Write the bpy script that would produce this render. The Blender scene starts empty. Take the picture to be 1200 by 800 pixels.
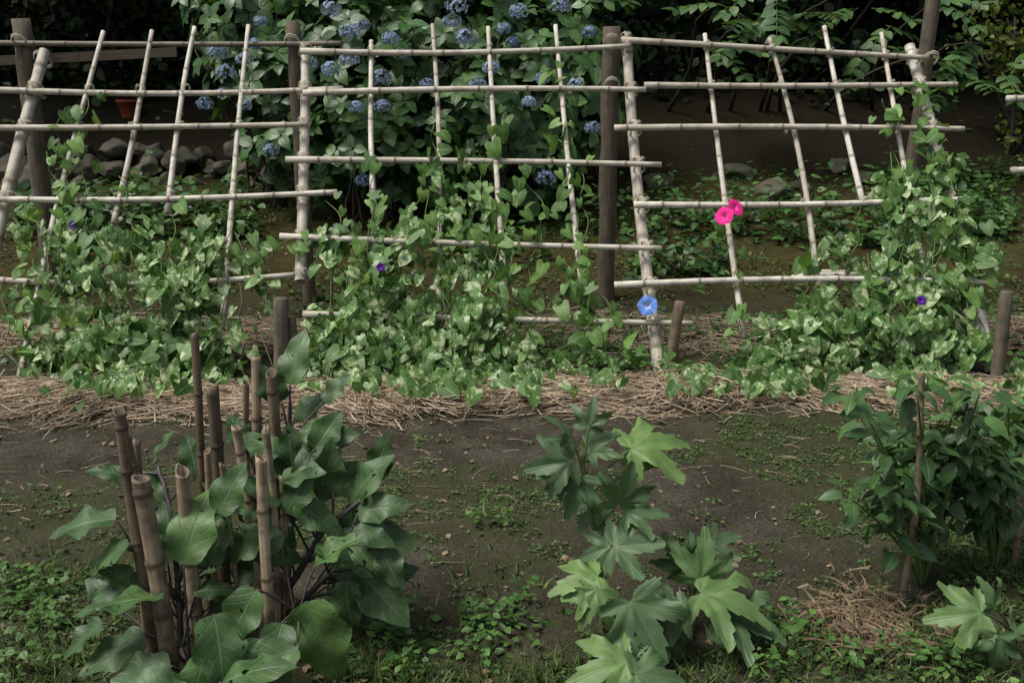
import bpy, math, random
import numpy as np
from mathutils import Vector
random.seed(7); rng=np.random.default_rng(7)
S=bpy.context.scene
# ---------------------------------------------------------------- camera
CZ=1.7; TH=math.radians(14.0); FP=1167.0
C=np.array([0,0,CZ]); F=np.array([0,math.cos(TH),-math.sin(TH)]); R=np.array([1.,0,0]); U=np.array([0,math.sin(TH),math.cos(TH)])
cd=bpy.data.cameras.new('camera'); cam=bpy.data.objects.new('camera',cd); S.collection.objects.link(cam)
cam.location=(0,0,CZ); cam.rotation_euler=(math.pi/2-TH,0,0); cd.sensor_width=36; cd.lens=35.0; cd.clip_end=1000; cd.clip_start=0.05
S.camera=cam
def ray(px,py): return F+(px-600)/FP*R+(400-py)/FP*U
def at_y(px,py,y):
    d=ray(px,py); return C+d*(y/d[1])
P0=np.array([0,5.85,0.]); SL=np.array([0,1.45,2.06]); SL/=np.linalg.norm(SL); TN=np.array([0,-SL[2],SL[1]])
def T(px,py,off=0.0):
    d=ray(px,py); t=np.dot(P0+TN*off-C,TN)/np.dot(d,TN); return C+d*t
def unit(v):
    v=np.asarray(v,float); return v/(np.linalg.norm(v,axis=-1,keepdims=True)+1e-9)
# ---------------------------------------------------------------- noise / ground height
def vnoise(x,y,s=0.):
    x=np.asarray(x,float); y=np.asarray(y,float)
    xi=np.floor(x); yi=np.floor(y); fx=x-xi; fy=y-yi; fx=fx*fx*(3-2*fx); fy=fy*fy*(3-2*fy)
    h=lambda a,b:(np.sin(a*127.1+b*311.7+s*17.3)*43758.5453)%1.0
    return (h(xi,yi)*(1-fx)+h(xi+1,yi)*fx)*(1-fy)+(h(xi,yi+1)*(1-fx)+h(xi+1,yi+1)*fx)*fy
def fbm(x,y,s=0.,o=4):
    r=0;a=.5;f=1.
    for i in range(o): r=r+a*vnoise(x*f,y*f,s+i); a*=.5; f*=2.03
    return r/(1-.5**o)
def sst(a,b,x):
    t=np.clip((np.asarray(x,float)-a)/(b-a),0,1); return t*t*(3-2*t)
def H(x,y):
    x=np.asarray(x,float); y=np.asarray(y,float)
    z=0.75*np.clip((y-6.4)/4.1,0,1)**1.15
    z=z+0.33*sst(10.6+.3*sst(.5,1,x)*-1,11.1+.5*sst(.5,1,x),y)+0.40*np.clip(y-11.1,0,1.6)+0.12*np.clip(y-12.7,0,1.5)+0.42*np.clip(y-14.1,0,16)+0.05*np.clip(y-30,0,200)
    near=np.exp(-((y-5)/9)**2)
    z=z+(fbm(x*1.3,y*1.3,3)-.5)*0.07+(fbm(x*9,y*9,5,3)-.5)*0.03*near+(fbm(x*28,y*28,8,2)-.5)*.014*near
    z=z+0.04*np.exp(-((y-5.4)/.5)**2)
    return z
def moss(x,y):
    x=np.asarray(x,float); y=np.asarray(y,float)
    m=fbm(x*1.5+3,y*1.5,21,5)+.02
    m=m+0.13*sst(.4,1.4,x)*sst(5.2,4.4,y)*sst(2.6,3.4,y)+0.10*sst(7,8.5,y)-0.02*sst(.6,-.4,x)*sst(5,4,y)
    return m
# ---------------------------------------------------------------- mesh helpers
def make_mesh(name,V,loops,ltot,mat,rnd=None,vein=None,uv=None,parent=None,smooth=True):
    me=bpy.data.meshes.new(name); V=np.asarray(V,np.float32)
    me.vertices.add(len(V)); me.vertices.foreach_set('co',V.ravel())
    loops=np.asarray(loops,np.int32); ltot=np.asarray(ltot,np.int32)
    me.loops.add(len(loops)); me.loops.foreach_set('vertex_index',loops)
    me.polygons.add(len(ltot)); st=np.concatenate([[0],np.cumsum(ltot)[:-1]]).astype(np.int32)
    me.polygons.foreach_set('loop_start',st)
    try: me.polygons.foreach_set('loop_total',ltot)
    except Exception: pass
    me.polygons.foreach_set('use_smooth',np.full(len(ltot),smooth))
    if uv is not None:
        l=me.uv_layers.new(name='UVMap'); l.data.foreach_set('uv',np.asarray(uv,np.float32)[loops].ravel())
    for nm,a in (('rnd',rnd),('vein',vein)):
        if a is not None:
            at=me.attributes.new(nm,'FLOAT','POINT'); at.data.foreach_set('value',np.asarray(a,np.float32))
    me.update(calc_edges=True)
    me.materials.append(mat)
    ob=bpy.data.objects.new(name,me); S.collection.objects.link(ob)
    if parent: ob.parent=parent
    return ob
def empty(name):
    e=bpy.data.objects.new(name,None); e.empty_display_size=.2; S.collection.objects.link(e); return e
class MB:
    def __init__(s): s.v=[];s.l=[];s.t=[];s.r=[];s.n=[];s.uv=[];s.c=0
    def add(s,V,faces,rnd=.5,vein=None,uv=None):
        V=np.asarray(V,float); s.v.append(V)
        for f in faces: s.l.extend([i+s.c for i in f]); s.t.append(len(f))
        s.r.append(np.full(len(V),rnd)); s.n.append(np.zeros(len(V)) if vein is None else np.asarray(vein,float))
        s.uv.append(np.zeros((len(V),2)) if uv is None else uv); s.c+=len(V)
    def obj(s,name,mat,parent=None,smooth=True):
        return make_mesh(name,np.concatenate(s.v),s.l,s.t,mat,np.concatenate(s.r),np.concatenate(s.n),np.concatenate(s.uv),parent,smooth)
def tube(mb,path,rad,n=8,rnd=.5,vein=None,cap=True,rough=0):
    P=np.asarray(path,float); m=len(P); rad=np.broadcast_to(np.asarray(rad,float),(m,))
    tang=unit(np.gradient(P,axis=0)); ref=np.array([0,0,1.]) if abs(tang[0][2])<.9 else np.array([0,1.,0])
    A=unit(np.cross(tang,ref)); B=np.cross(tang,A); an=2*math.pi*np.arange(n)/n
    rr=rad[:,None]*(1+rough*(rng.random((m,n))-.5))
    V=P[:,None]+rr[...,None]*(np.cos(an)[None,:,None]*A[:,None]+np.sin(an)[None,:,None]*B[:,None])
    L=np.concatenate([[0],np.cumsum(np.linalg.norm(np.diff(P,axis=0),axis=1))])
    uv=np.stack([np.tile(np.arange(n)/n,m),np.repeat(L,n)],-1); ve=np.zeros(m*n) if vein is None else np.repeat(np.array(vein,float),n)
    Fc=[(i*n+k,i*n+(k+1)%n,(i+1)*n+(k+1)%n,(i+1)*n+k) for i in range(m-1) for k in range(n)]
    if cap: Fc+= [tuple(range(n))[::-1],tuple((m-1)*n+k for k in range(n))]
    mb.add(V.reshape(-1,3),Fc,rnd,ve,uv)
def bamboo(mb,p0,p1,r0,r1=None,node=.28,bend=.012,n=12,rnd=None,hollow=False,jag=0.):
    p0=np.array(p0,float);p1=np.array(p1,float); r1=r1 or r0*.85; L=np.linalg.norm(p1-p0)
    if rnd is None: rnd=random.random()
    ts=[0.];rs=[1.];vs=[0.]; d=random.uniform(.05,node)
    while d<L-.03:
        k=r0*.35
        for o,q,v in ((-k*2.2,1.0,0),(-k,1.02,.4),(-k*.3,1.17,.9),(k*.3,1.12,1),(k,1.0,.7),(k*2.2,.97,.2),(node*.5,.96,0)):
            if d+o>ts[-1]*L+.0005 and d+o<L-.002: ts.append((d+o)/L);rs.append(q);vs.append(v)
        d+=node*random.uniform(.7,1.3)
    ts.append(1.);rs.append(1.);vs.append(.35 if jag else 0.)
    ax=unit(p1-p0); s1=unit(np.cross(ax,[.3,.5,1])); s2=np.cross(ax,s1)
    a1,a2,f1=random.gauss(0,bend),random.gauss(0,bend),random.uniform(0,6)
    P=[];RR=[]
    for t,q in zip(ts,rs):
        w=math.sin(math.pi*t)*L; w2=math.sin(t*7+f1)-math.sin(f1)*(1-t)-math.sin(7+f1)*t
        P.append(p0+(p1-p0)*t+s1*(a1*w+w2*bend*.25)+s2*(a2*w)); RR.append((r0+(r1-r0)*t)*q)
    if hollow:
        tp=P[-1]; rr=RR[-1]; uvv=L
        tube(mb,P,RR,n,rnd,vs,cap=False)
        a=unit(np.cross(ax,[.2,.9,.1])); b=np.cross(ax,a); V=[];Fc=[];uv=[]
        jj=[jag*(.5+.5*math.sin(2*math.pi*k/n+f1))*random.uniform(.5,1)+jag*.4*random.random()*(k%3==0) for k in range(n)]
        for j,(h,q) in enumerate(((-.004,1.01),(.0015,.95),(.0,.70),(-.04,.62))):
            for k in range(n):
                an=2*math.pi*k/n; V.append(tp+ax*(h+(.003*math.sin(an+f1)+jj[k] if j in (1,2) else 0))+rr*q*(math.cos(an)*a+math.sin(an)*b)); uv.append((k/n,L+h+(jj[k] if j in(1,2) else 0)))
        for j in range(3):
            for k in range(n): Fc.append((j*n+k,j*n+(k+1)%n,(j+1)*n+(k+1)%n,(j+1)*n+k))
        Fc.append(tuple(3*n+k for k in range(n)))
        mb.add(V,Fc,rnd,[.3]*n+[.3]*n+[.8]*n+[1]*n,np.array(uv))
    else: tube(mb,P,RR,n,rnd,vs)
def scatter(name,tpl,pos,tip,nor,sy,mat,sx=None,fold=0,bend=0,rnd=None,parent=None,wav=0):
    tv,tf,tve,tuv=tpl; N=len(pos); pos=np.asarray(pos,float); 
    Y=unit(np.asarray(tip,float)); Z=np.asarray(nor,float); X=unit(np.cross(Y,Z)); Z=np.cross(X,Y)
    sy=np.broadcast_to(np.asarray(sy,float),(N,)); sx=sy if sx is None else np.broadcast_to(np.asarray(sx,float),(N,))
    fold=np.broadcast_to(np.asarray(fold,float),(N,)); bend=np.broadcast_to(np.asarray(bend,float),(N,))
    if rnd is None: rnd=rng.random(N)
    x=tv[:,0][None]*sx[:,None]; y=tv[:,1][None]*sy[:,None]
    rr=np.hypot(tv[:,0],tv[:,1])[None]
    z=tv[:,2][None]*sy[:,None]+fold[:,None]*np.abs(x)-bend[:,None]*sy[:,None]*rr**2
    if wav:
        ph=rng.random((N,1))*6; z=z+wav*sy[:,None]*np.abs(tv[:,0])[None]*2*np.sin(tv[:,1][None]*13+ph+np.sign(tv[:,0])[None]*1.3)
    y=y-bend[:,None]*.25*y*rr
    V=pos[:,None]+x[...,None]*X[:,None]+y[...,None]*Y[:,None]+z[...,None]*Z[:,None]
    nv=len(tv); base=np.array([i for f in tf for i in f]); tot=np.array([len(f) for f in tf])
    loops=(base[None]+(np.arange(N)*nv)[:,None]).ravel()
    return make_mesh(name,V.reshape(-1,3),loops,np.tile(tot,N),mat,np.repeat(rnd,nv),np.tile(tve,N),np.tile(tuv,(N,1)),parent)
def strip(w,rows,cols=2,back=0.0,serr=0,rowf=None):
    V=[];ve=[];uv=[];cs=np.linspace(-1,1,cols*2+1)
    for i in range(rows+1):
        t=i/rows if rowf is None else rowf(i/rows)
        ww=w(t)
        for c in cs:
            j=1+(serr*(1 if i%2 else -1) if abs(c)>.99 else 0)
            V.append((c*ww*j, t-back*abs(c)**1.3*(1-t)**3*(1 if i else 0), 0)); ve.append(1 if abs(c)<1e-6 else 0); uv.append((c*.5+.5,t))
    m=len(cs); Fc=[(i*m+k,i*m+k+1,(i+1)*m+k+1,(i+1)*m+k) for i in range(rows) for k in range(m-1)]
    return np.array(V),Fc,np.array(ve,float),np.array(uv)
def palmate(lobes,sinus,step=6,rings=4,hw=26,p=.8,serr=.06,amax=140):
    angs=list(range(-amax,amax+1,step)); V=[(0,0,0)];ve=[1];uv=[(0.5,0)];Fc=[]
    for a in angs:
        dmin=999;rr=.12
        for la,ll in lobes:
            d=abs(a-la); dmin=min(dmin,d)
            k=max(0,1-d/hw); rr=max(rr,ll*(sinus+(1-sinus)*k**p) if d<hw*1.5 else 0)
        j=1+serr*(1 if (a//step)%2 else -1)*(0 if dmin<step/2 else 1)
        for q in range(1,rings+1):
            r=rr*q/rings*(j if q==rings else 1); th=math.radians(a)
            V.append((math.sin(th)*r,math.cos(th)*r,0.10*r*min(1,dmin/20))); ve.append(1 if dmin<step/2 else 0); uv.append((dmin/40,q/rings))
    n=len(angs)
    for i in range(n-1):
        a0=1+i*rings;b0=1+(i+1)*rings
        Fc.append((0,a0,b0))
        for q in range(rings-1): Fc.append((a0+q,a0+q+1,b0+q+1,b0+q))
    return np.array(V,float),Fc,np.array(ve,float),np.array(uv,float)
def hw_(t):
    if t<=0: return .015
    if t>=1: return .006
    return .47*min(1,(t/.16))**.5*(1-t)**.62*(1+.35*t)
heart=strip(hw_,7,1,back=.30,rowf=lambda t:t**1.5)
ovate=strip(lambda t:.29*math.sin(math.pi*t**.75)**.9+.003,6,1)
lance=strip(lambda t:.19*math.sin(math.pi*t**.8)+.003,6,1)
small=strip(lambda t:.36*math.sin(math.pi*t**.8)+.004,3,1)
hydl=strip(lambda t:.30*math.sin(math.pi*t**.8)**.85+.004,8,1,serr=.07)
def egw(t): return .29*math.sin(math.pi*min(1,t*.97+.02)**.72)**.95*(1+.09*math.sin(t*17))+.004
eggl=strip(egw,16,3,back=.05)
blade=strip(lambda t:(1-t)**.7*.5+.02,4,1)
okra=palmate([(0,1.0),(48,.88),(-48,.88),(100,.55),(-100,.55)],.34,step=4,hw=26,p=.78,serr=.07)
def strawt():
    V=np.array([(0,i/4,0) for i in range(5) for k in range(3)],float)
    Fc=[(i*3+k,i*3+(k+1)%3,(i+1)*3+(k+1)%3,(i+1)*3+k) for i in range(4) for k in range(3)]
    return V,Fc
# ---------------------------------------------------------------- materials
def nt(name):
    m=bpy.data.materials.new(name); m.use_nodes=True; n=m.node_tree.nodes; n.clear(); return m,n,m.node_tree.links
def ramp(n,stops):
    r=n.new('ShaderNodeValToRGB'); e=r.color_ramp.elements
    while len(e)<len(stops): e.new(.5)
    for i,(p,c) in enumerate(stops): e[i].position=p; e[i].color=(*c,1) if len(c)==3 else c
    return r
def mixc(n,l,fac,a,b,mode='MIX'):
    m=n.new('ShaderNodeMix'); m.data_type='RGBA'; m.blend_type=mode
    for s,v in ((0,fac),(6,a),(7,b)):
        if isinstance(v,(int,float)): m.inputs[s].default_value=v
        elif isinstance(v,tuple): m.inputs[s].default_value=(*v,1)
        else: l.new(v,m.inputs[s])
    return m.outputs[2]
def math_(n,l,op,a,b=None,c=None):
    m=n.new('ShaderNodeMath'); m.operation=op
    for i,v in enumerate((a,b,c)):
        if v is None: continue
        if isinstance(v,(int,float)): m.inputs[i].default_value=v
        else: l.new(v,m.inputs[i])
    return m.outputs[0]
def noise(n,l,scale,detail=4,rough=.55,vec=None,dist=0):
    t=n.new('ShaderNodeTexNoise'); t.inputs['Scale'].default_value=scale; t.inputs['Detail'].default_value=detail; t.inputs['Roughness'].default_value=rough; t.inputs['Distortion'].default_value=dist
    if vec is None:
        tc=n.new('ShaderNodeTexCoord'); vec=tc.outputs['Object']
    l.new(vec,t.inputs['Vector']); return t.outputs['Fac']
def simple_leaf(name,c0,c1):
    m,n,l=nt(name); out=n.new('ShaderNodeOutputMaterial'); b=n.new('ShaderNodeBsdfPrincipled'); at=n.new('ShaderNodeAttribute'); at.attribute_name='rnd'
    r=ramp(n,[(0,c0),(1,c1)]); l.new(at.outputs['Fac'],r.inputs[0]); l.new(r.outputs[0],b.inputs['Base Color']); b.inputs['Roughness'].default_value=.5; b.inputs['Specular IOR Level'].default_value=.25; l.new(b.outputs[0],out.inputs[0]); return m
def leaf_mat(name,c0,c1,c2,rough=.5,spec=.4,veinc=None,veinp=10,varieg=None,trans=.22,side=0,sidef=.5,yellow=0,holes=0):
    m,n,l=nt(name); out=n.new('ShaderNodeOutputMaterial'); b=n.new('ShaderNodeBsdfPrincipled')
    at=n.new('ShaderNodeAttribute'); at.attribute_name='rnd'; r=ramp(n,[(0,c0),(.5,c1),(1,c2)]); l.new(at.outputs['Fac'],r.inputs[0]); col=r.outputs[0]
    no=noise(n,l,22,3); rr=ramp(n,[(.3,(.62,.62,.62)),(.7,(1.28,1.28,1.22))]); l.new(no,rr.inputs[0]); col=mixc(n,l,1.0,col,rr.outputs[0],'MULTIPLY')
    if yellow:
        n3=noise(n,l,9,3); y=ramp(n,[(.62,(0,0,0)),(.75,(1,1,1))]); l.new(n3,y.inputs[0]); col=mixc(n,l,math_(n,l,'MULTIPLY',y.outputs[0],yellow),col,(.17,.17,.03))
    bumpsrc=no
    ve=n.new('ShaderNodeAttribute'); ve.attribute_name='vein'; vp=math_(n,l,'POWER',ve.outputs['Fac'],veinp)
    if side:
        uv=n.new('ShaderNodeUVMap'); sx=n.new('ShaderNodeSeparateXYZ'); l.new(uv.outputs[0],sx.inputs[0])
        au=math_(n,l,'ABSOLUTE',math_(n,l,'SUBTRACT',sx.outputs[0],.5)); q=math_(n,l,'SUBTRACT',sx.outputs[1],math_(n,l,'MULTIPLY',au,.55))
        s=math_(n,l,'SINE',math_(n,l,'MULTIPLY',q,side*6.283)); s=math_(n,l,'POWER',math_(n,l,'MAXIMUM',s,0),14)
        vp=math_(n,l,'MAXIMUM',vp,math_(n,l,'MULTIPLY',s,sidef))
    if varieg:
        n2=noise(n,l,varieg[0],2,.6,dist=.6); thr=math_(n,l,'SUBTRACT',varieg[1],math_(n,l,'MULTIPLY',at.outputs['Fac'],varieg[2]))
        k=math_(n,l,'MULTIPLY',math_(n,l,'SUBTRACT',n2,thr),14); k.node.use_clamp=True
        col=mixc(n,l,math_(n,l,'MULTIPLY',k,.85),col,(.47,.53,.34))
    if veinc: col=mixc(n,l,math_(n,l,'MULTIPLY',vp,.75),col,veinc)
    geo=n.new('ShaderNodeNewGeometry'); col=mixc(n,l,math_(n,l,'MULTIPLY',geo.outputs['Backfacing'],.35),col,(.12,.18,.08))
    bp=n.new('ShaderNodeBump'); bp.inputs['Strength'].default_value=.4; bp.inputs['Distance'].default_value=.004; l.new(math_(n,l,'SUBTRACT',bumpsrc,vp),bp.inputs['Height'])
    l.new(bp.outputs[0],b.inputs['Normal'])
    l.new(col,b.inputs['Base Color']); b.inputs['Roughness'].default_value=rough; b.inputs['Specular IOR Level'].default_value=spec
    tr=n.new('ShaderNodeBsdfTranslucent'); l.new(mixc(n,l,1.0,col,(1.4,1.5,.6),'MULTIPLY'),tr.inputs[0])
    mx=n.new('ShaderNodeMixShader'); mx.inputs[0].default_value=trans; l.new(b.outputs[0],mx.inputs[1]); l.new(tr.outputs[0],mx.inputs[2])
    sh=mx.outputs[0]
    if holes:
        vo=noise(n,l,42,1,.4); k=math_(n,l,'MULTIPLY',math_(n,l,'GREATER_THAN',vo,.69),math_(n,l,'GREATER_THAN',noise(n,l,6,1),.5))
        tp=n.new('ShaderNodeBsdfTransparent'); m2=n.new('ShaderNodeMixShader'); l.new(k,m2.inputs[0]); l.new(sh,m2.inputs[1]); l.new(tp.outputs[0],m2.inputs[2]); sh=m2.outputs[0]
    l.new(sh,out.inputs[0]); return m
def wood_mat(name,c0,c1,nodec,mott=(.10,.085,.06),mf=.6,rough=.6,sc=1):
    m,n,l=nt(name); out=n.new('ShaderNodeOutputMaterial'); b=n.new('ShaderNodeBsdfPrincipled')
    at=n.new('ShaderNodeAttribute'); at.attribute_name='rnd'; r=ramp(n,[(0,c0),(1,c1)]); l.new(at.outputs['Fac'],r.inputs[0])
    uv=n.new('ShaderNodeUVMap'); mp=n.new('ShaderNodeMapping'); mp.inputs['Scale'].default_value=(22,2.2,1); l.new(uv.outputs[0],mp.inputs[0])
    st=noise(n,l,1.5,5,.6,mp.outputs[0]); rs=ramp(n,[(.3,(.5,.48,.45)),(.7,(1.25,1.25,1.25))]); l.new(st,rs.inputs[0]); col=mixc(n,l,1.0,r.outputs[0],rs.outputs[0],'MULTIPLY')
    no=noise(n,l,13*sc,5,.65); k=ramp(n,[(.46,(0,0,0)),(.64,(1,1,1))]); l.new(no,k.inputs[0]); col=mixc(n,l,math_(n,l,'MULTIPLY',k.outputs[0],mf),col,mott)
    ve=n.new('ShaderNodeAttribute'); ve.attribute_name='vein'; col=mixc(n,l,math_(n,l,'MULTIPLY',ve.outputs['Fac'],.85),col,nodec)
    bp=n.new('ShaderNodeBump'); bp.inputs['Strength'].default_value=.5; bp.inputs['Distance'].default_value=.004; l.new(st,bp.inputs['Height']); l.new(bp.outputs[0],b.inputs['Normal'])
    l.new(col,b.inputs['Base Color']); b.inputs['Roughness'].default_value=rough; b.inputs['Specular IOR Level'].default_value=.3; l.new(b.outputs[0],out.inputs[0]); return m
def plain(name,c0,c1,scale=20,rough=.8,attr=True,spec=.3,bump=.3):
    m,n,l=nt(name); out=n.new('ShaderNodeOutputMaterial'); b=n.new('ShaderNodeBsdfPrincipled')
    f=noise(n,l,scale,5,.6)
    if attr:
        at=n.new('ShaderNodeAttribute'); at.attribute_name='rnd'; f2=math_(n,l,'ADD',math_(n,l,'MULTIPLY',f,.5),math_(n,l,'MULTIPLY',at.outputs['Fac'],.5))
    else: f2=f
    r=ramp(n,[(.2,c0),(.8,c1)]); l.new(f2,r.inputs[0]); l.new(r.outputs[0],b.inputs['Base Color'])
    bp=n.new('ShaderNodeBump'); bp.inputs['Strength'].default_value=bump; bp.inputs['Distance'].default_value=.01; l.new(f,bp.inputs['Height']); l.new(bp.outputs[0],b.inputs['Normal'])
    b.inputs['Roughness'].default_value=rough; b.inputs['Specular IOR Level'].default_value=spec; l.new(b.outputs[0],out.inputs[0]); return m
M_bam=wood_mat('weathered_bamboo',(.42,.385,.32),(.66,.63,.56),(.13,.10,.07),mott=(.20,.17,.13),mf=.6)
M_bamdark=wood_mat('dark_bamboo',(.18,.16,.13),(.28,.25,.20),(.07,.06,.04),mf=.5)
M_post=wood_mat('old_post_wood',(.075,.058,.042),(.14,.115,.088),(.05,.04,.03),mott=(.035,.040,.025),rough=.85)
M_stake=wood_mat('stake_bamboo',(.13,.098,.068),(.46,.36,.25),(.055,.040,.028),mott=(.055,.042,.031),mf=.75)
M_string=plain('string',(.34,.30,.23),(.50,.46,.39),60)
M_straw=wood_mat('straw',(.20,.145,.095),(.64,.52,.38),(.2,.15,.1),mott=(.14,.10,.07),mf=.35,rough=.65)
M_rock=plain('mossy_rock',(.022,.024,.013),(.10,.088,.066),9,bump=.9)
M_stem=plain('green_stem',(.05,.085,.025),(.11,.155,.05),30,.6)
M_stempur=plain('purple_stem',(.030,.022,.030),(.085,.072,.062),30,.5)
M_bark=plain('bark',(.02,.016,.012),(.06,.05,.04),14,.9,bump=1)
M_vine=leaf_mat('morning_glory_leaf',(.048,.115,.026),(.082,.175,.040),(.135,.245,.070),.5,.35,(.20,.28,.12),14,varieg=(22,.655,.18),trans=.27)
M_vine2=leaf_mat('morning_glory_leaf_plain',(.058,.13,.028),(.095,.195,.042),(.15,.265,.065),.5,.35,(.20,.28,.12),14,trans=.30)
M_egg=leaf_mat('eggplant_leaf',(.028,.066,.022),(.048,.104,.031),(.088,.170,.044),.5,.4,(.15,.21,.11),9,trans=.18,side=7,sidef=.4,yellow=.3,holes=1)
M_okra=leaf_mat('okra_leaf',(.026,.068,.032),(.048,.108,.037),(.125,.225,.052),.5,.35,(.17,.25,.11),5,trans=.2)
M_pep=leaf_mat('pepper_leaf',(.022,.058,.018),(.037,.090,.026),(.070,.145,.040),.48,.4,(.08,.14,.05),12,trans=.16)
M_hyd=leaf_mat('hydrangea_leaf',(.015,.050,.013),(.032,.090,.021),(.070,.155,.034),.42,.45,(.09,.15,.05),12,trans=.16,side=8,sidef=.3)
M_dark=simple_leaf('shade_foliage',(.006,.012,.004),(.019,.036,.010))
M_comp=leaf_mat('compound_leaf',(.024,.065,.018),(.042,.10,.026),(.075,.145,.038),.5,.35,(.08,.13,.05),12,trans=.16)
M_yel=leaf_mat('yellow_green_leaf',(.04,.06,.01),(.08,.11,.016),(.14,.16,.025),.5,.3,trans=.25)
M_weed=leaf_mat('weed_leaf',(.032,.080,.018),(.055,.125,.026),(.09,.18,.04),.5,.35,trans=.2)
M_grass=leaf_mat('grass_blade',(.045,.08,.02),(.075,.13,.032),(.14,.19,.055),.55,.3,trans=.2)
M_moss=leaf_mat('ground_cover_leaf',(.034,.060,.019),(.052,.090,.026),(.08,.13,.036),.6,.25,trans=.1)
M_litter=plain('leaf_litter',(.06,.04,.025),(.22,.16,.10),40,.8)
M_peb=plain('pebble',(.06,.055,.048),(.20,.19,.17),40,.8)
def petal(name,c0,c1,veinc=None,tr=.25):
    return leaf_mat(name,c0,c1,c1,.6,.2,veinc,2,trans=tr)
M_hfl=petal('hydrangea_petal',(.09,.13,.29),(.27,.34,.55))
M_blue=petal('blue_petal',(.10,.24,.80),(.14,.30,.85),(.55,.65,.95)); M_pink=petal('magenta_petal',(.72,.01,.20),(.80,.02,.28),(.88,.12,.45)); M_purp=petal('purple_petal',(.05,.01,.16),(.08,.02,.25),(.2,.05,.4))
# ---------------------------------------------------------------- ground
def ground():
    xs=np.concatenate([-np.geomspace(200,6.2,26),np.arange(-6,6.001,.04),np.geomspace(6.2,200,26)])
    ys=np.concatenate([-np.geomspace(60,.5,12),np.arange(0,2.2,.1),np.arange(2.2,7.6,.035),np.arange(7.6,12,.07),np.geomspace(12,300,50)])
    X,Y=np.meshgrid(xs,ys); Z=H(X,Y); V=np.stack([X,Y,Z],-1).reshape(-1,3); nx=len(xs);ny=len(ys)
    i=np.arange(ny-1)[:,None]*nx+np.arange(nx-1)[None]; q=np.stack([i,i+1,i+1+nx,i+nx],-1).reshape(-1,4)
    m,n,l=nt('soil'); out=n.new('ShaderNodeOutputMaterial'); b=n.new('ShaderNodeBsdfPrincipled')
    a=noise(n,l,3.5,6,.6); r=ramp(n,[(.3,(.042,.036,.026)),(.5,(.070,.062,.047)),(.72,(.105,.095,.075))]); l.new(a,r.inputs[0]); col=r.outputs[0]
    f=noise(n,l,70,4,.7); fr=ramp(n,[(.3,(.45,.45,.45)),(.7,(1.45,1.42,1.37))]); l.new(f,fr.inputs[0]); col=mixc(n,l,1.0,col,fr.outputs[0],'MULTIPLY')
    at=n.new('ShaderNodeAttribute'); at.attribute_name='rnd'; k=math_(n,l,'ADD',at.outputs['Fac'],math_(n,l,'MULTIPLY',math_(n,l,'SUBTRACT',noise(n,l,16,5,.65),.5),.8)); kr=ramp(n,[(.42,(0,0,0)),(.66,(1,1,1))]); l.new(k,kr.inputs[0])
    mc=ramp(n,[(.3,(.036,.046,.016)),(.7,(.078,.088,.032))]); l.new(noise(n,l,45,4,.7),mc.inputs[0]); col=mixc(n,l,math_(n,l,'MULTIPLY',kr.outputs[0],.75),col,mc.outputs[0])
    v=n.new('ShaderNodeAttribute'); v.attribute_name='vein'; bc=ramp(n,[(.36,(.042,.030,.015)),(.5,(.062,.055,.020)),(.66,(.075,.085,.026))]); l.new(noise(n,l,4,6,.7),bc.inputs[0]); bcm=mixc(n,l,1.0,bc.outputs[0],fr.outputs[0],'MULTIPLY')
    f1=math_(n,l,'MINIMUM',v.outputs['Fac'],1.0); col=mixc(n,l,f1,col,bcm)
    f2=math_(n,l,'MAXIMUM',math_(n,l,'SUBTRACT',v.outputs['Fac'],1.0),0.0); col=mixc(n,l,math_(n,l,'MULTIPLY',f2,.9),col,(.016,.013,.008))  # far bank: background shade painted into the soil colour as near-black
    bp=n.new('ShaderNodeBump'); bp.inputs['Strength'].default_value=1.0; bp.inputs['Distance'].default_value=.018; l.new(math_(n,l,'ADD',f,noise(n,l,200,2)),bp.inputs['Height']); l.new(bp.outputs[0],b.inputs['Normal'])
    l.new(col,b.inputs['Base Color']); b.inputs['Roughness'].default_value=.95; b.inputs['Specular IOR Level'].default_value=.1; l.new(b.outputs[0],out.inputs[0])
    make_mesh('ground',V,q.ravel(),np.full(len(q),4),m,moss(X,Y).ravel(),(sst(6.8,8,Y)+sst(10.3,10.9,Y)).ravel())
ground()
# ---------------------------------------------------------------- trellis
tre=empty('bamboo_trellis')
mb=MB()
pt=lambda a,off=0:T(a[0],a[1],off)
hor=[((-40,104),(402,104)),((-40,150),(360,146)),((-40,233),(395,225)),((-40,326),(345,322)),
 ((352,60),(738,54)),((355,109),(757,105)),((335,187),(775,193)),((328,277),(775,291)),((355,368),(812,379)),
 ((728,47),(1088,68)),((755,100),(1122,99)),((720,150),(1130,151)),((743,240),(1135,233)),((720,334),(1168,331))]
for a,b_ in hor: bamboo(mb,pt(a,.028),pt(b_,.028),.0225,.0180,.30,.008)
mb.obj('horizontal_poles',M_bam,tre)
mb=MB()
ver=[((22,447),(121,37)),((133,262),(178,36)),((196,250),(228,32)),((260,385),(291,30)),
 ((438,250),(435,48)),((514,365),(507,29)),((594,380),(572,32)),((689,392),(651,30)),
 ((872,396),(826,40)),((958,330),(902,45)),((1012,240),(966,31)),((1108,452),(1033,39))]
for a,b_ in ver: bamboo(mb,pt(a,-.012),pt(b_,-.012),.021,.0155,.24,.012)
mb.obj('upright_poles',M_bam,tre)
mb=MB()
thick=[((-20,345),(52,60),.044),((352,330),(358,60),.038),((776,456),(735,58),.042),((1163,436),(1066,54),.043)]
for a,b_,r in thick: bamboo(mb,pt(a,-.07),pt(b_,-.07),r,r*.85,.33,.004,hollow=True)
mb.obj('main_rafters',M_bam,tre)
mb=MB()
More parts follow.
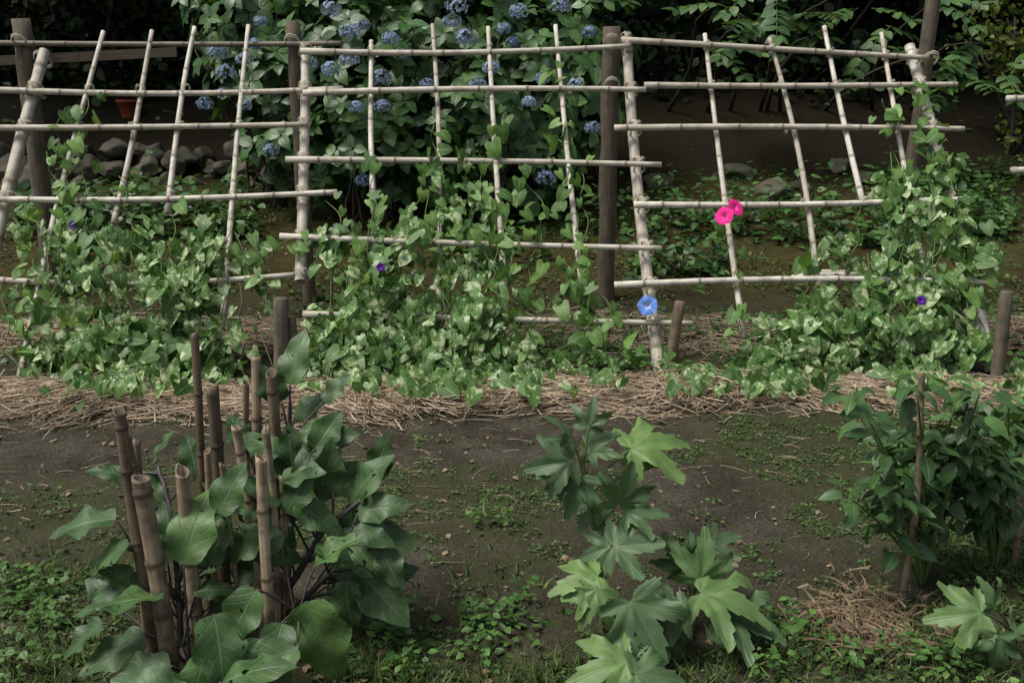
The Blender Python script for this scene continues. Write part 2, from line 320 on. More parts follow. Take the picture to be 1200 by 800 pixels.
def post(px,pyt,y,r,dx=0):
    tp=at_y(px,pyt,y); n=14; P=[];Rr=[]
    for i in range(n):
        t=i/(n-1); P.append([tp[0]+dx*(1-t)+.006*math.sin(i*1.7),y+.006*math.cos(i*2.1),(float(H(tp[0],y))-.15)*(1-t)+tp[2]*t]); Rr.append(r*(1+.05*math.sin(i*2.3)))
    tube(mb,P,Rr,12,random.random(),None,rough=.06)
post(24,22,7.5,.066,.02); post(343,24,7.45,.052,.02); post(717,31,7.5,.066); post(1098,-40,7.5,.052,-.06)
mb.obj('support_posts',M_post,tre)
mb=MB()
bamboo(mb,at_y(-40,50,7.42),at_y(400,51,7.38),.020,.018,.3,.004); 
mb.obj('rear_rail',M_bamdark,tre)
mb=MB()
a=at_y(-40,73,7.6);b_=at_y(207,61,7.6)
dz=.034;V=[];
for p in (a,b_):
    for sy,sz in ((-1,-1),(1,-1),(1,1),(-1,1)): V.append((p[0],p[1]+sy*.012,p[2]+sz*dz))
mb.add(V,[(0,1,2,3),(7,6,5,4),(0,4,5,1),(1,5,6,2),(2,6,7,3),(3,7,4,0)],.3,uv=np.array([(0,0),(.1,0),(.2,0),(.3,0),(0,1.6),(.1,1.6),(.2,1.6),(.3,1.6)]))
mb.obj('wooden_plank',M_post,tre,False)
mb=MB()
def inter(p,q,r,s):
    p,q,r,s=map(np.array,(p,q,r,s)); d1=q-p; d2=s-r; c=d1[0]*d2[1]-d1[1]*d2[0]
    if abs(c)<1e-6: return None
    t=((r-p)[0]*d2[1]-(r-p)[1]*d2[0])/c; u=((r-p)[0]*d1[1]-(r-p)[1]*d1[0])/c
    return p+t*d1 if -.03<=t<=1.03 and -.06<=u<=1.03 else None
def tie(c,rr,dirv,turns=3,ring=.0035):
    dirv=unit(dirv); a=TN; b=np.cross(dirv,a); P=[]
    for i in range(turns*10+1):
        an=2*math.pi*i/10; P.append(c+a*math.cos(an)*rr*1.25+b*math.sin(an)*rr+dirv*((i/(turns*10)-.5)*.022+random.uniform(-.002,.002)))
    tube(mb,P,ring,4,random.random())
for h in hor:
    for v,r in [((v[0],v[1]),.021) for v in ver]+[((t[0],t[1]),t[2]) for t in thick]:
        x=inter(h[0],h[1],v[0],v[1])
        if x is None: continue
        c=T(x[0],x[1],.008 if r<.03 else -.02); e=T(v[1][0],v[1][1])-T(v[0][0],v[0][1])
        rr=.034 if r<.03 else .055
        for dvec in ((e+np.array([1.2,0,0]),) if r<.03 else (e*1.0+np.array([2.,0,0]),e-np.array([2.,0,0]))): tie(c,rr,np.cross(TN,dvec),2 if r<.03 else 3,.0026)
for px,py in ((343,50),(24,50),(717,50),(717,100),(50,70),(1090,70)):
    tie(at_y(px,py,7.44),.068,np.array([0,0,1.]),4,.004)
mb.obj('string_ties',M_string,tre)
def stake(name,base,top,r,mat=M_stake,node=.18,jag=0.,rnd=None):
    q=MB(); bamboo(q,base,top,r,r*.93,node,.010,12,rnd,True,jag); return q.obj(name,mat)
def gpt(px,py,y):
    p=at_y(px,py,y); p[2]=H(p[0],p[1])-.05; return p
for px,pt_,pb,y,r,dx,mm in ((329,350,445,5.5,.042,0,M_post),(341,372,445,5.55,.03,3,M_post),(797,354,430,5.95,.034,-14,M_stake),(1180,342,460,5.7,.038,-14,M_post)):
    q=MB(); tp=at_y(px,pt_,y); bs=gpt(px+dx,pb,y); P=[bs+(tp-bs)*t for t in np.linspace(0,1,9)]+[tp+unit(tp-bs)*.006]
    tube(q,P,[r*(1+.05*math.sin(i*3)) for i in range(9)]+[r*.82],14,.15 if mm is M_stake else 1,[0]*8+[.2,.6],rough=.14); q.obj('garden_post',mm)
q=MB()
for a,b_,y in (((930,296),(1008,291),7.9),((940,288),(1000,284),8.0),((1180,116),(1240,116),8),((1185,200),(1240,200),7.8)):
    A=at_y(*a,y);B=at_y(*b_,y)
    if a[0]<1100: A[2]=H(A[0],y)+.03;B[2]=H(B[0],y)+.03
    bamboo(q,A,B,.028,.024,.25)
q.obj('loose_bamboo_poles',M_bam)
# ---------------------------------------------------------------- straw mulch
V0,F0=strawt()
def straw(name,n,xr,yc,yw,h,lmin=.08,lmax=.42,wr=.0024,ymul=1.):
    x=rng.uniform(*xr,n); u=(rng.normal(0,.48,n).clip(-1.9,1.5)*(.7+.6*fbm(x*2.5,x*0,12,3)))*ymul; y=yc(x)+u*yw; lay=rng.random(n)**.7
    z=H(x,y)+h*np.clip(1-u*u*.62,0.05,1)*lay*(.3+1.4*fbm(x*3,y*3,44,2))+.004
    ang=np.where(rng.random(n)<.68,rng.normal(0,.34,n),rng.uniform(-1.5,1.5,n))+.45*np.sin(x*2.1)+.45*np.sin(x*5.3+y*4); ang=ang+np.where(rng.random(n)<.5,math.pi,0)
    L=rng.uniform(lmin,lmax,n); tip=np.stack([np.cos(ang),np.sin(ang),rng.normal(0,.07,n)],-1)
    w=rng.uniform(.5,1.7,n)*wr; nor=np.stack([rng.normal(0,.3,n),rng.normal(0,.3,n),np.ones(n)],-1)
    Y=unit(tip); X=unit(np.cross(Y,nor)); Z=np.cross(X,Y); pos=np.stack([x,y,z],-1)-Y*L[:,None]*.5
    t=V0[:,1]; k=np.tile([0,1,2],5); ca=np.cos(2*math.pi*k/3); sa=np.sin(2*math.pi*k/3)
    bx=rng.normal(0,.12,n)[:,None]*L[:,None]*np.sin(math.pi*t)[None]; bz=-np.abs(rng.normal(0,.03,n))[:,None]*L[:,None]*((t-.5)**2*4)[None]
    V=pos[:,None]+(w[:,None]*ca[None]+bx)[...,None]*X[:,None]+(L[:,None]*t[None])[...,None]*Y[:,None]+(w[:,None]*sa[None]+bz)[...,None]*Z[:,None]
    base=np.array([i for f in F0 for i in f]); loops=(base[None]+(np.arange(n)*15)[:,None]).ravel()
    uv=np.stack([np.tile(k/3,n),(t[None]*L[:,None]).ravel()],-1)
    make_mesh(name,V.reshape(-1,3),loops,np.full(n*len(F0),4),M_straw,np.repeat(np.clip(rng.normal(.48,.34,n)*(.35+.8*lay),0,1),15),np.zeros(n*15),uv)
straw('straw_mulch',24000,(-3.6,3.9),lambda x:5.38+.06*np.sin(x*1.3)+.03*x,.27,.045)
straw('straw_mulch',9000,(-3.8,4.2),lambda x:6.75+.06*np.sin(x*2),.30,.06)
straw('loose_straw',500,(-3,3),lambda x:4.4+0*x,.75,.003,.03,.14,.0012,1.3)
# ---------------------------------------------------------------- morning glory vines
def trellis_leaves(blobs,density=1.0):
    P=[]
    for cx,cy,rx,ry,n,th in blobs:
        n=int(n*density); nc=max(3,n//8)
        cen=[]
        while len(cen)<nc:
            a,b=random.uniform(-1,1),random.uniform(-1,1)
            if a*a+b*b<1: cen.append((cx+a*rx,cy+b*ry,random.uniform(-.3,1)*th*(1.1-.6*(a*a+b*b))))
        for i in range(n):
            c=random.choice(cen); px=c[0]+random.gauss(0,13); py=c[1]+random.gauss(0,12)
            if py>456: py=456-random.random()*25
            p=T(px,py,c[2]+random.gauss(0,.04)); g=float(H(p[0],p[1]))+.05
            if p[2]<g:
                d=ray(px,py); p=C+d*((g+random.random()*.12-CZ)/d[2])
            P.append(p)
    return P
def strand(par,mbs,path,leaves,amp=6,off=.03,dens=1.0):
    pts=[]
    for (a,b) in zip(path[:-1],path[1:]):
        L=math.hypot(b[0]-a[0],b[1]-a[1]); m=max(2,int(L/6))
        for i in range(m):
            t=i/m; pts.append((a[0]+(b[0]-a[0])*t,a[1]+(b[1]-a[1])*t))
    P=[];ph=random.random()*6
    for i,(x,y) in enumerate(pts):
        P.append(T(x+amp*math.sin(i*.8+ph)*.6,y,off*math.cos(i*.8+ph)+.02))
        if random.random()<.46*dens:
            for _ in range(random.choice((1,1,2))): leaves.append(T(x+random.gauss(0,10),y+random.gauss(0,6),random.uniform(-.02,.12)))
    if len(P)>2: tube(mbs,P,.0035,5)
def flower(par,pos,dirv,rad,mat,name='flower'):
    n=30; rings=[(0,-.55),(.10,-.5),(.13,-.25),(.22,-.08),(.5,.03),(.8,.07),(1,.04)]
    d=unit(dirv); a=unit(np.cross(d,[0.1,.2,1])); b=np.cross(a,d); V=[];ve=[]
    for j,(r,h) in enumerate(rings):
        for k in range(n):
            an=2*math.pi*k/n; rr=r*(1+.05*math.cos(5*an)*(j>3)); st=max(0,math.cos(5*an))**5
            V.append(pos+rad*(rr*(math.cos(an)*a+math.sin(an)*b)+d*(h+(.07*math.sin(5*an*2+1) if j==6 else 0)))); ve.append(1. if j<4 else .75*st)
    Fc=[(j*n+k,j*n+(k+1)%n,(j+1)*n+(k+1)%n,(j+1)*n+k) for j in range(len(rings)-1) for k in range(n)]
    q=MB(); q.add(V,Fc,.5,ve); q.obj(name,mat,par)
def vine(blobs,strands,flowers,dens=.72):
    par=empty('morning_glory_vine'); sm=MB(); P=trellis_leaves(blobs,dens); P2=[]
    for s in strands: strand(par,sm,s[0],P2,dens=s[1])
    for (cx,cy,rx,ry,n,th) in blobs:
        for i in range(max(2,n//40)):
            x0=cx+random.uniform(-.7,.7)*rx; tp=T(cx+random.uniform(-1,1)*rx,cy-random.random()*ry,th*.4); b0=T(x0,448,0.02); b0[2]=H(b0[0],b0[1])
            Q=[b0+(tp-b0)*t+np.array([random.gauss(0,.03),random.gauss(0,.02),0]) for t in np.linspace(0,1,9)]; tube(sm,Q,.0035,5)
    sm.obj('vine_stems',M_stem,par)
    for nm,Q,mat,s0,s1 in (('variegated_leaves',P,M_vine,.055,.13),('climbing_leaves',P2,M_vine2,.055,.13)):
        n=len(Q)
        if not n: continue
        Q=np.array(Q); nor=np.array([0,-.60,.70])+rng.normal(0,.40,(n,3)); tip=np.array([0,-.45,-.75])+rng.normal(0,.5,(n,3))*np.array([1.3,.6,.7])
        s=s0+(s1-s0)*rng.random(n)**1.4; scatter(nm,heart,Q,tip,nor,s,mat,sx=s*rng.uniform(.82,1.1,n),fold=rng.uniform(-.05,.35,n),bend=rng.uniform(0,.45,n),parent=par)
    for (px,py,off,r,mat,dv) in flowers: flower(par,T(px,py,off),dv,r,mat)
    return par
vine([(165,345,105,75,440,.20),(150,420,95,36,400,.24),(205,290,75,35,120,.12),(60,285,35,28,50,.10),(120,300,55,45,90,.14),(310,300,40,26,26,.08),(235,402,55,40,110,.15),(15,345,22,30,18,.08),(60,392,35,36,50,.12)],
     [([(30,420),(70,240),(108,95)],1.1),([(110,330),(60,200),(75,120)],.8),([(160,300),(150,250),(140,200)],.7),([(200,300),(205,230)],.6),([(290,320),(340,280),(390,270)],.8),([(250,350),(275,240)],.5),([(90,300),(100,200),(90,150)],.7),([(40,330),(30,280),(10,250)],.6)],
     [(85,263,.10,.028,M_purp,(-.1,-1,.3))])
vine([(435,320,55,55,170,.18),(480,408,105,42,480,.24),(400,400,42,45,130,.18),(530,365,55,60,190,.2),(475,270,55,32,80,.12),(520,235,38,40,50,.10),(575,430,70,24,190,.2),(655,440,70,10,90,.12),(400,300,30,45,45,.14),(560,285,35,45,40,.10)],
     [([(590,370),(583,250),(576,120)],1.2),([(600,330),(590,240),(572,170)],.6),([(688,400),(668,240),(654,75)],1.2),([(695,400),(680,300),(665,180)],.7),([(600,400),(625,300),(640,250),(600,180)],.8),([(514,330),(508,140)],1.1),([(640,420),(700,380),(660,300)],.7),([(690,300),(680,200),(700,180)],.5),([(700,440),(740,400),(700,340)],.6),([(420,340),(400,260),(380,230)],.8),([(440,290),(436,170)],.9),([(545,300),(560,220),(580,180)],.7),([(620,380),(660,340),(690,330)],.6),([(480,260),(500,200),(520,190)],.8)],
     [(446,313,.24,.028,M_purp,(.2,-1,.4)),(759,358,.10,.062,M_blue,(-.25,-1,.25))])
vine([(1020,380,95,48,410,.22),(1080,300,48,58,230,.16),(960,412,70,34,270,.22),(1065,215,34,40,85,.12),(1100,412,50,36,220,.2),(1125,330,30,55,110,.14),(830,438,48,11,90,.10),(1090,240,40,45,90,.13),(890,430,38,22,80,.16),(1010,320,42,34,55,.12),(1190,442,25,16,40,.1)],
     [([(1160,420),(1110,230),(1072,85)],1.5),([(1150,400),(1100,230),(1080,130)],1.2),([(1060,260),(1048,180),(1036,110)],1.3),([(1000,300),(1010,240)],.8),([(1100,200),(1085,150),(1120,170)],.8),([(1130,330),(1160,320),(1150,290)],.5),([(872,392),(862,320),(850,262)],.5),([(930,380),(950,320),(945,270)],.6)],
     [(862,243,.10,.060,M_pink,(.5,-.7,.6)),(849,253,.14,.060,M_pink,(-.45,-.8,.45)),(1080,352,.24,.030,M_purp,(0,-1,.4))])
def patch(name,n,px,py,s0,s1,mat,tpl=small,hh=.12,flat=.6,thr=.42):
    P=[]
    for i in range(n):
        a=random.uniform(*px);b=random.uniform(*py); d=ray(a,b); t=2.
        for _ in range(40):
            p=C+d*t; g=float(H(p[0],p[1]))
            if abs(p[2]-g)<.004: break
            t+= (p[2]-g)/max(.05,-d[2]+.12)*.9
        if fbm(p[0]*2.5,p[1]*2.5,61,3)<thr: continue
        P.append((p[0],p[1],g+random.random()**1.5*hh*(.4+float(fbm(p[0]*4,p[1]*4,9,2)))))
    P=np.array(P); m=len(P); s=rng.uniform(s0,s1,m)
    nor=np.array([0,-.2,1])+rng.normal(0,flat*.6,(m,3)); tip=rng.normal(0,1,(m,3))*np.array([1,1,.3])
    return scatter(name,tpl,P,tip,nor,s,mat,fold=rng.uniform(0,.4,m),bend=rng.uniform(0,.3,m))
patch('weeds',5200,(350,960),(382,450),.025,.05,M_weed,hh=.16,thr=.36)
patch('weeds',900,(0,400),(330,440),.03,.06,M_weed,hh=.14)
patch('weeds',1500,(900,1200),(330,450),.03,.06,M_weed,hh=.14)
patch('weeds',800,(500,700),(225,320),.06,.12,M_weed,tpl=ovate,hh=.35)
patch('weeds',420,(740,850),(295,335),.06,.12,M_hyd,tpl=ovate,hh=.28)
patch('weeds',2600,(1030,1200),(165,235),.05,.12,M_weed,tpl=lance,hh=.25,thr=.3)
patch('weeds',3200,(0,300),(95,205),.06,.13,M_hyd,tpl=ovate,hh=.45,thr=.34)
patch('weeds',4200,(700,1200),(85,190),.06,.13,M_hyd,tpl=ovate,hh=.45,thr=.36)
n=120000; x=rng.uniform(-3.4,3.4,n); y=rng.uniform(2.2,5.1,n)
k=(moss(x,y)+(fbm(x*6,y*6,77,3)-.5)*.55+(fbm(x*22,y*22,79,2)-.5)*.4)>.625; x=x[k];y=y[k]; n=len(x); s=rng.uniform(.007,.018,n)
scatter('ground_cover',small,np.stack([x,y,H(x,y)+rng.uniform(.002,.014,n)],-1),rng.normal(0,1,(n,3))*[1,1,.25],np.array([0,-.1,1])+rng.normal(0,.35,(n,3)),s,M_moss,fold=.2)
n=45000; x=rng.uniform(-6,6,n); y=rng.uniform(6.9,11,n); k=(fbm(x*2,y*2,31,4)+(fbm(x*9,y*9,33,3)-.5)*.4)>.53; x=x[k];y=y[k]; n=len(x)
scatter('ground_cover',small,np.stack([x,y,H(x,y)+rng.uniform(.002,.03,n)],-1),rng.normal(0,1,(n,3))*[1,1,.4],np.array([0,-.1,1])+rng.normal(0,.4,(n,3)),rng.uniform(.015,.036,n),M_moss,fold=.2)
n=3200; x=rng.uniform(-3.4,3.4,n)*1.3; y=rng.uniform(2.2,10.8,n)
scatter('fallen_leaves',small,np.stack([x,y,H(x,y)+.01],-1),rng.normal(0,1,(n,3))*[1,1,.1],np.array([0,0,1])+rng.normal(0,.25,(n,3)),rng.uniform(.008,.04,n),M_litter,fold=.3,bend=.3)
mb=MB()
import bmesh
ICO={}
def rock(mb,c,s,sub=1,rnd=.5,sq=(1,1,.7)):
    if sub not in ICO:
        bm=bmesh.new(); bmesh.ops.create_icosphere(bm,subdivisions=sub,radius=1); ICO[sub]=(np.array([v.co[:] for v in bm.verts]),[[v.index for v in f.verts] for f in bm.faces]); bm.free()
    V,Fc=ICO[sub]; V=V.copy()
    if sub>=3:  # chiselled facets
        for _ in range(9):
            nn_=unit(rng.normal(0,1,3)); dd=V@nn_; V=V-np.maximum(dd-random.uniform(.6,.85),0)[:,None]*nn_
    ph=np.array([random.uniform(0,6) for _ in range(6)]); d=1+.14*np.sin(V[:,0]*2.6+ph[0])+.12*np.sin(V[:,1]*3.1+ph[1]+V[:,2]*2)+.05*np.sin(V[:,2]*6+ph[2]+V[:,0]*4)+.03*np.sin(V[:,1]*11+ph[3])
    V=V*d[:,None]*np.array(sq)*s; a=random.uniform(0,6); V=np.stack([V[:,0]*math.cos(a)-V[:,1]*math.sin(a),V[:,0]*math.sin(a)+V[:,1]*math.cos(a),V[:,2]],-1)
    mb.add(V+np.array(c),Fc,rnd)
for i in range(1300):
    x=random.uniform(-3,3); y=random.uniform(2.3,5.0); s=random.uniform(.002,.006)*(2 if random.random()<.04 else 1); rock(mb,(x,y,float(H(x,y))+s*.3),s,1,random.random())
mb.obj('pebbles',M_peb)
mb=MB()
x=-6.5
while x<.6:
    for r in range(3):
        s=random.uniform(.09,.23); xx=x+random.uniform(-.1,.1)
        if random.random()<.85: rock(mb,(xx,10.62+.12*r+random.uniform(-.08,.08),.76+r*.15+random.uniform(-.05,.05)),s,4,random.random(),(random.uniform(.9,1.4),.8,random.uniform(.6,.95)))
    x+=random.uniform(.2,.34)
mb.obj('stone_wall',M_rock)
mb=MB()
for px,y,s in ((790,9.9,.11),(826,9.6,.08),(872,9.9,.10),(905,10.2,.18),(940,10.4,.10),(185,9.8,.13),(225,9.9,.11),(110,10,.12),(1180,10.2,.12),(1010,10.6,.12),(860,10.7,.16),(980,10.9,.14),(770,10.5,.14)):
    p=at_y(px,200,y); rock(mb,(p[0],y,float(H(p[0],y))+s*.15),s,4,random.random(),(1.4,.9,.7))
mb.obj('garden_rocks',M_rock)
q=MB(); c=at_y(150,118,12.0); n=24; V=[]
prof=[(.08,0),(.125,.17),(.14,.17),(.14,.205),(.125,.205),(.11,.15),(0.0,.15)]
zc=float(H(c[0],c[1]))-.01
for r,h in prof:
    for k in range(n): V.append((c[0]+r*math.cos(2*math.pi*k/n),c[1]+r*math.sin(2*math.pi*k/n),zc+h))
q.add(V,[(j*n+k,j*n+(k+1)%n,(j+1)*n+(k+1)%n,(j+1)*n+k) for j in range(len(prof)-1) for k in range(n)],.5); q.obj('flower_pot',plain('terracotta',(.16,.035,.015),(.24,.055,.02),15))
# ---------------------------------------------------------------- hydrangea
hy=empty('hydrangea_bush')
def bush_pts(ells,n,shell=.75):
    P=[];N=[]
    w=np.array([e[3]*e[5] for e in ells]); w/=w.sum()
    for i in range(n):
        e=ells[rng.choice(len(ells),p=w)]; d=unit(rng.normal(0,1,3)); r=random.uniform(shell,1.05)
        p=np.array(e[:3])+d*np.array(e[3:6])*r
        if p[2]<H(p[0],p[1])+.05: continue
        P.append(p);N.append(d)
    return np.array(P),np.array(N)
def ball(px,py,y,rx,ry,rz): p=at_y(px,py,y); return (p[0],p[1],p[2],rx,ry,rz)
ells=[ball(330,120,9.9,.7,.7,.75),ball(430,90,9.6,.75,.8,.9),ball(540,70,9.9,.9,.8,1.0),ball(640,110,9.8,.7,.7,.8),ball(480,170,9.3,.6,.5,.5),ball(600,185,9.5,.7,.5,.42),ball(370,175,9.5,.55,.5,.45),ball(300,30,10.2,.7,.7,.7),ball(430,-20,10.3,.9,.7,.8),ball(600,-10,10.4,1.0,.7,.8),ball(690,60,10.2,.5,.6,.8),ball(560,130,9.2,.5,.5,.5),ball(420,150,9.15,.45,.4,.45)]
P,N=bush_pts(ells,1350,.7)
pp=[];tt=[];nn=[];ss=[]
for p,d in zip(P,N):
    ax=unit(d*np.array([1,1,.5])+np.array([0,-.35,.65])+rng.normal(0,.25,3)); a=unit(np.cross(ax,rng.normal(0,1,3))); b=np.cross(ax,a); k=random.choice((4,5,6)); sz=random.uniform(.12,.21)
    for i in range(k):
        an=2*math.pi*i/k+random.uniform(-.25,.25); o=math.cos(an)*a+math.sin(an)*b
        pp.append(p+o*.01); tt.append(o+ax*random.uniform(-.1,.45)); nn.append(ax+o*-.2); ss.append(sz*random.uniform(.75,1.1))
n=len(pp); scatter('hydrangea_leaves',hydl,pp,tt,nn,ss,M_hyd,fold=rng.uniform(.1,.4,n),bend=rng.uniform(.1,.5,n),parent=hy)
mb=MB()
for e in ells:
    for i in range(7):
        b0=np.array([e[0]+random.uniform(-.2,.2),e[1],0]); b0[2]=H(b0[0],b0[1])-.03; tp=np.array(e[:3])+rng.normal(0,.5,3)*np.array(e[3:]); tube(mb,[b0+(tp-b0)*t+np.array([.05*math.sin(t*5+i),0,0]) for t in np.linspace(0,1,7)],np.linspace(.012,.006,7),6,random.random())
mb.obj('hydrangea_stems',M_bark,hy)
heads=[(388,12),(305,25),(458,46),(535,8),(530,26),(590,34),(608,14),(657,8),(690,38),(636,92),(255,62),(265,86),(240,122),(262,110),(286,124),(418,126),(446,92),(410,70),(388,82),(360,74),(576,80),(620,120),(640,209),(695,150),(426,212),(545,45),(410,38),(500,100),(318,176),(345,40),(470,64),(560,100),(600,50),(675,100),(300,52),(448,125),(286,70),(425,30)]
pp=[];tt=[];nn=[];ss=[];rr=[]
for px,py in heads:
    d=ray(px,py); best=None
    for e in ells:
        c=np.array(e[:3]); rad=np.array(e[3:6]); o=(C-c)/rad; dd=d/rad; A=dd@dd;B=2*o@dd;Cc=o@o-1.05; D=B*B-4*A*Cc
        if D>0:
            t=(-B-math.sqrt(D))/2/A; best=t if best is None else min(best,t)
    if best is None: best=9.8
    c=C+d*(best-.10); R0=random.uniform(.055,.095); base=random.random()
    for i in range(95):
        v=unit(rng.normal(0,1,3)) 
        if v[2]<-.6: continue
        v=v*np.array([1,1,.8]); q=c+v*R0*random.uniform(.85,1.08); a=unit(np.cross(v,rng.normal(0,1,3))); b=np.cross(unit(v),a); tone=min(1,max(0,base*.6+random.random()*.4))
        for kk in range(4):
            an=math.pi/2*kk; o=math.cos(an)*a+math.sin(an)*b; pp.append(q);tt.append(o+unit(v)*.2);nn.append(v);ss.append(.017);rr.append(tone)
fl=strip(lambda t:.5*math.sin(math.pi*t**.8)+.03,2,1)
scatter('hydrangea_flower_heads',fl,pp,tt,nn,np.array(ss),M_hfl,rnd=np.array(rr),parent=hy,fold=.2)
# ---------------------------------------------------------------- shade foliage, trees
def cloud(name,n,fn,s0,s1,mat,tpl=small,parent=None):
    P=np.array([fn() for _ in range(n)]); s=rng.uniform(s0,s1,n)
    return scatter(name,tpl,P,rng.normal(0,1,(n,3))+[0,-.3,-.5],np.array([0,-.4,.8])+rng.normal(0,.5,(n,3)),s,mat,fold=rng.uniform(0,.4,n),bend=rng.uniform(0,.4,n),parent=parent)
def shrub(name,c,r,n,s0,s1,mat,tpl=small):
    par=empty(name); k=[(np.array(c)+rng.normal(0,.45,3)*np.array(r),random.uniform(.25,.5)) for _ in range(14)]
    def fn():
        cc,q=random.choice(k); d=unit(rng.normal(0,1,3)); return cc+d*np.array(r)*q*random.uniform(.6,1.05)
    cloud('leaves',n,fn,s0,s1,mat,tpl,par)
    q=MB()
    for cc,_ in k:
        b0=np.array([c[0]+random.uniform(-.2,.2),c[1],0]); b0[2]=H(b0[0],b0[1])-.05; tube(q,[b0+(cc-b0)*t for t in np.linspace(0,1,6)],np.linspace(.03,.01,6),6)
    q.obj('branches',M_bark,par)
for i,x in enumerate(np.arange(-8.5,9,1.55)):
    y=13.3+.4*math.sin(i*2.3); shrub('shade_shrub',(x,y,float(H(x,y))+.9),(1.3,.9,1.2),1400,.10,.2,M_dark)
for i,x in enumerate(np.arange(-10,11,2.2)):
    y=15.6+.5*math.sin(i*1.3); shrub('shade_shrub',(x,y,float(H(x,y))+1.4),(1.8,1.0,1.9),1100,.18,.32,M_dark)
def tree(x,y,h,cr,n,mat=M_dark):
    par=empty('tree'); q=MB(); g=float(H(x,y)); P=[np.array([x+.12*math.sin(t*4),y+.1*math.cos(t*3),g-.2+h*t]) for t in np.linspace(0,1,9)]; tube(q,P,np.linspace(.2,.05,9),12,rough=.1)
    tips=[]
    for i in range(12):
        s=P[3+i%5]; a=random.uniform(0,6.28); e=s+np.array([math.cos(a)*cr*.75,math.sin(a)*cr*.75,random.uniform(.3,.9)*cr*.6]); tube(q,[s+(e-s)*t+np.array([0,0,.25*math.sin(math.pi*t)]) for t in np.linspace(0,1,6)],np.linspace(.07,.015,6),7); tips+=[e,(s+e)/2]
    tips.append(P[-1]); q.obj('trunk',M_bark,par)
    def fn():
        c=random.choice(tips); return c+rng.normal(0,.32,3)*cr*np.array([.55,.55,.4])
    cloud('crown',n,fn,.22,.38,mat,small,par)
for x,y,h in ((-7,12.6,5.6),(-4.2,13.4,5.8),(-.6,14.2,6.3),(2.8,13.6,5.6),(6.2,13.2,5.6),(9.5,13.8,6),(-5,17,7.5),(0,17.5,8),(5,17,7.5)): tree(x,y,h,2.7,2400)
def compound(name,specs,mat,ln=.15):
    par=empty(name); q=MB(); wd=MB(); pp=[];tt=[];nn=[];ss=[]
    for p,dv,L in specs:
        p=np.array(p,float); dv=unit(dv); sid=unit(np.cross(dv,[0,-.35,1])); up=np.cross(sid,dv); m=int(L/.085); Q=[]
        for i in range(m+1):
            t=i/m; c=p+dv*L*t-np.array([0,0,.25*L*t*t]); Q.append(c)
            if i>0:
                for sg in (-1,1): pp.append(c);tt.append(sid*sg+dv*.45-np.array([0,0,.15])+rng.normal(0,.08,3));nn.append(up+rng.normal(0,.15,3));ss.append(ln*random.uniform(.8,1.15)*(1-.3*abs(t-.6)))
        pp.append(Q[-1]);tt.append(dv);nn.append(up);ss.append(ln)
        tube(q,Q,.004,5)
    for k in range(10):
        s=specs[(k*3)%len(specs)][0]; b0=np.array([s[0]+random.uniform(-.6,.6),12.2,0]); b0[2]=H(b0[0],b0[1])-.05
        tube(wd,[b0+(np.array(s)-b0)*t+np.array([.1*math.sin(t*6+k),0,.25*math.sin(math.pi*t)]) for t in np.linspace(0,1,8)],np.linspace(.025,.007,8),6)
    wd.obj('branches',M_bark,par); q.obj('rachis',M_stem,par); n=len(pp); scatter('leaflets',ovate,pp,tt,nn,np.array(ss),mat,sx=np.array(ss)*1.1,fold=.15,bend=rng.uniform(.05,.3,n),parent=par)
sp=[]
for px,py,y in [(850,5,10.6),(885,25,10.4),(925,18,10.7),(960,40,10.5),(1010,10,10.8),(1050,30,10.6),(1100,70,10.2),(1130,95,10.3),(1165,85,10.1),(840,50,10.9),(1150,50,10.6),(900,-15,10.6),(980,-10,10.4),(1080,0,10.6),(1075,100,10.6)]:
    for k in range(2):
        sp.append((at_y(px+random.uniform(-15,15),py,y),(random.uniform(-1,1),random.uniform(-.7,.1),random.uniform(-.3,.15)),random.uniform(.4,.65)))
compound('ash_shrub',sp,M_comp,.17)
q=at_y(1195,90,11); shrub('yellow_leaved_shrub',(q[0]+.3,11.2,q[2]+.1),(.8,.6,1.0),1500,.06,.11,M_yel,ovate)
# ---------------------------------------------------------------- hero plants
def hero_leaf_set(par,name,tpl,specs,mat,stems,petr=.005,pmat=M_stem,normal=(0,-.45,.85),wav=.06,wide=1.0,bend=(.1,.4),fold=(.02,.3)):
    q=MB(); P=[];tp=[];nn=[];ss=[];rr=[]
    for px,py,y,ang,L,r in specs:
        p=at_y(px,py,y); dep=np.dot(p-C,F); a=math.radians(ang); d=R*math.cos(a)+U*math.sin(a)+F*random.uniform(-.45,.1)
        P.append(p);tp.append(d);nn.append(np.array(normal)+rng.normal(0,.24,3));ss.append(L/FP*dep);rr.append(r)
        s=min(stems,key=lambda s:np.linalg.norm((p-s)*np.array([1,1,.8])+np.array([0,0,-.10])))
        m=(p+s)/2+np.array([0,0,.02]); Q=[s*(1-t)**2+2*m*t*(1-t)+p*t*t for t in np.linspace(0,1,8)]; tube(q,Q,np.linspace(petr,petr*.7,8),6,random.random())
    q.obj('petioles',pmat,par); n=len(P); ss=np.array(ss)
    scatter(name,tpl,P,tp,nn,ss,mat,sx=ss*wide*rng.uniform(.9,1.1,n),fold=rng.uniform(*fold,n),bend=rng.uniform(*bend,n),rnd=np.array(rr),parent=par,wav=wav)
def stem_paths(q,paths,r0,r1,mat_rnd=.5):
    out=[]
    for pth in paths:
        pts=[at_y(*p) for p in pth]; Q=[]
        for a,b in zip(pts[:-1],pts[1:]):
            for t in np.linspace(0,1,6)[:-1]: Q.append(a+(b-a)*t+rng.normal(0,.002,3))
        Q.append(pts[-1]); tube(q,Q,np.linspace(r0,r1,len(Q)),8,mat_rnd); out+=Q
    return out
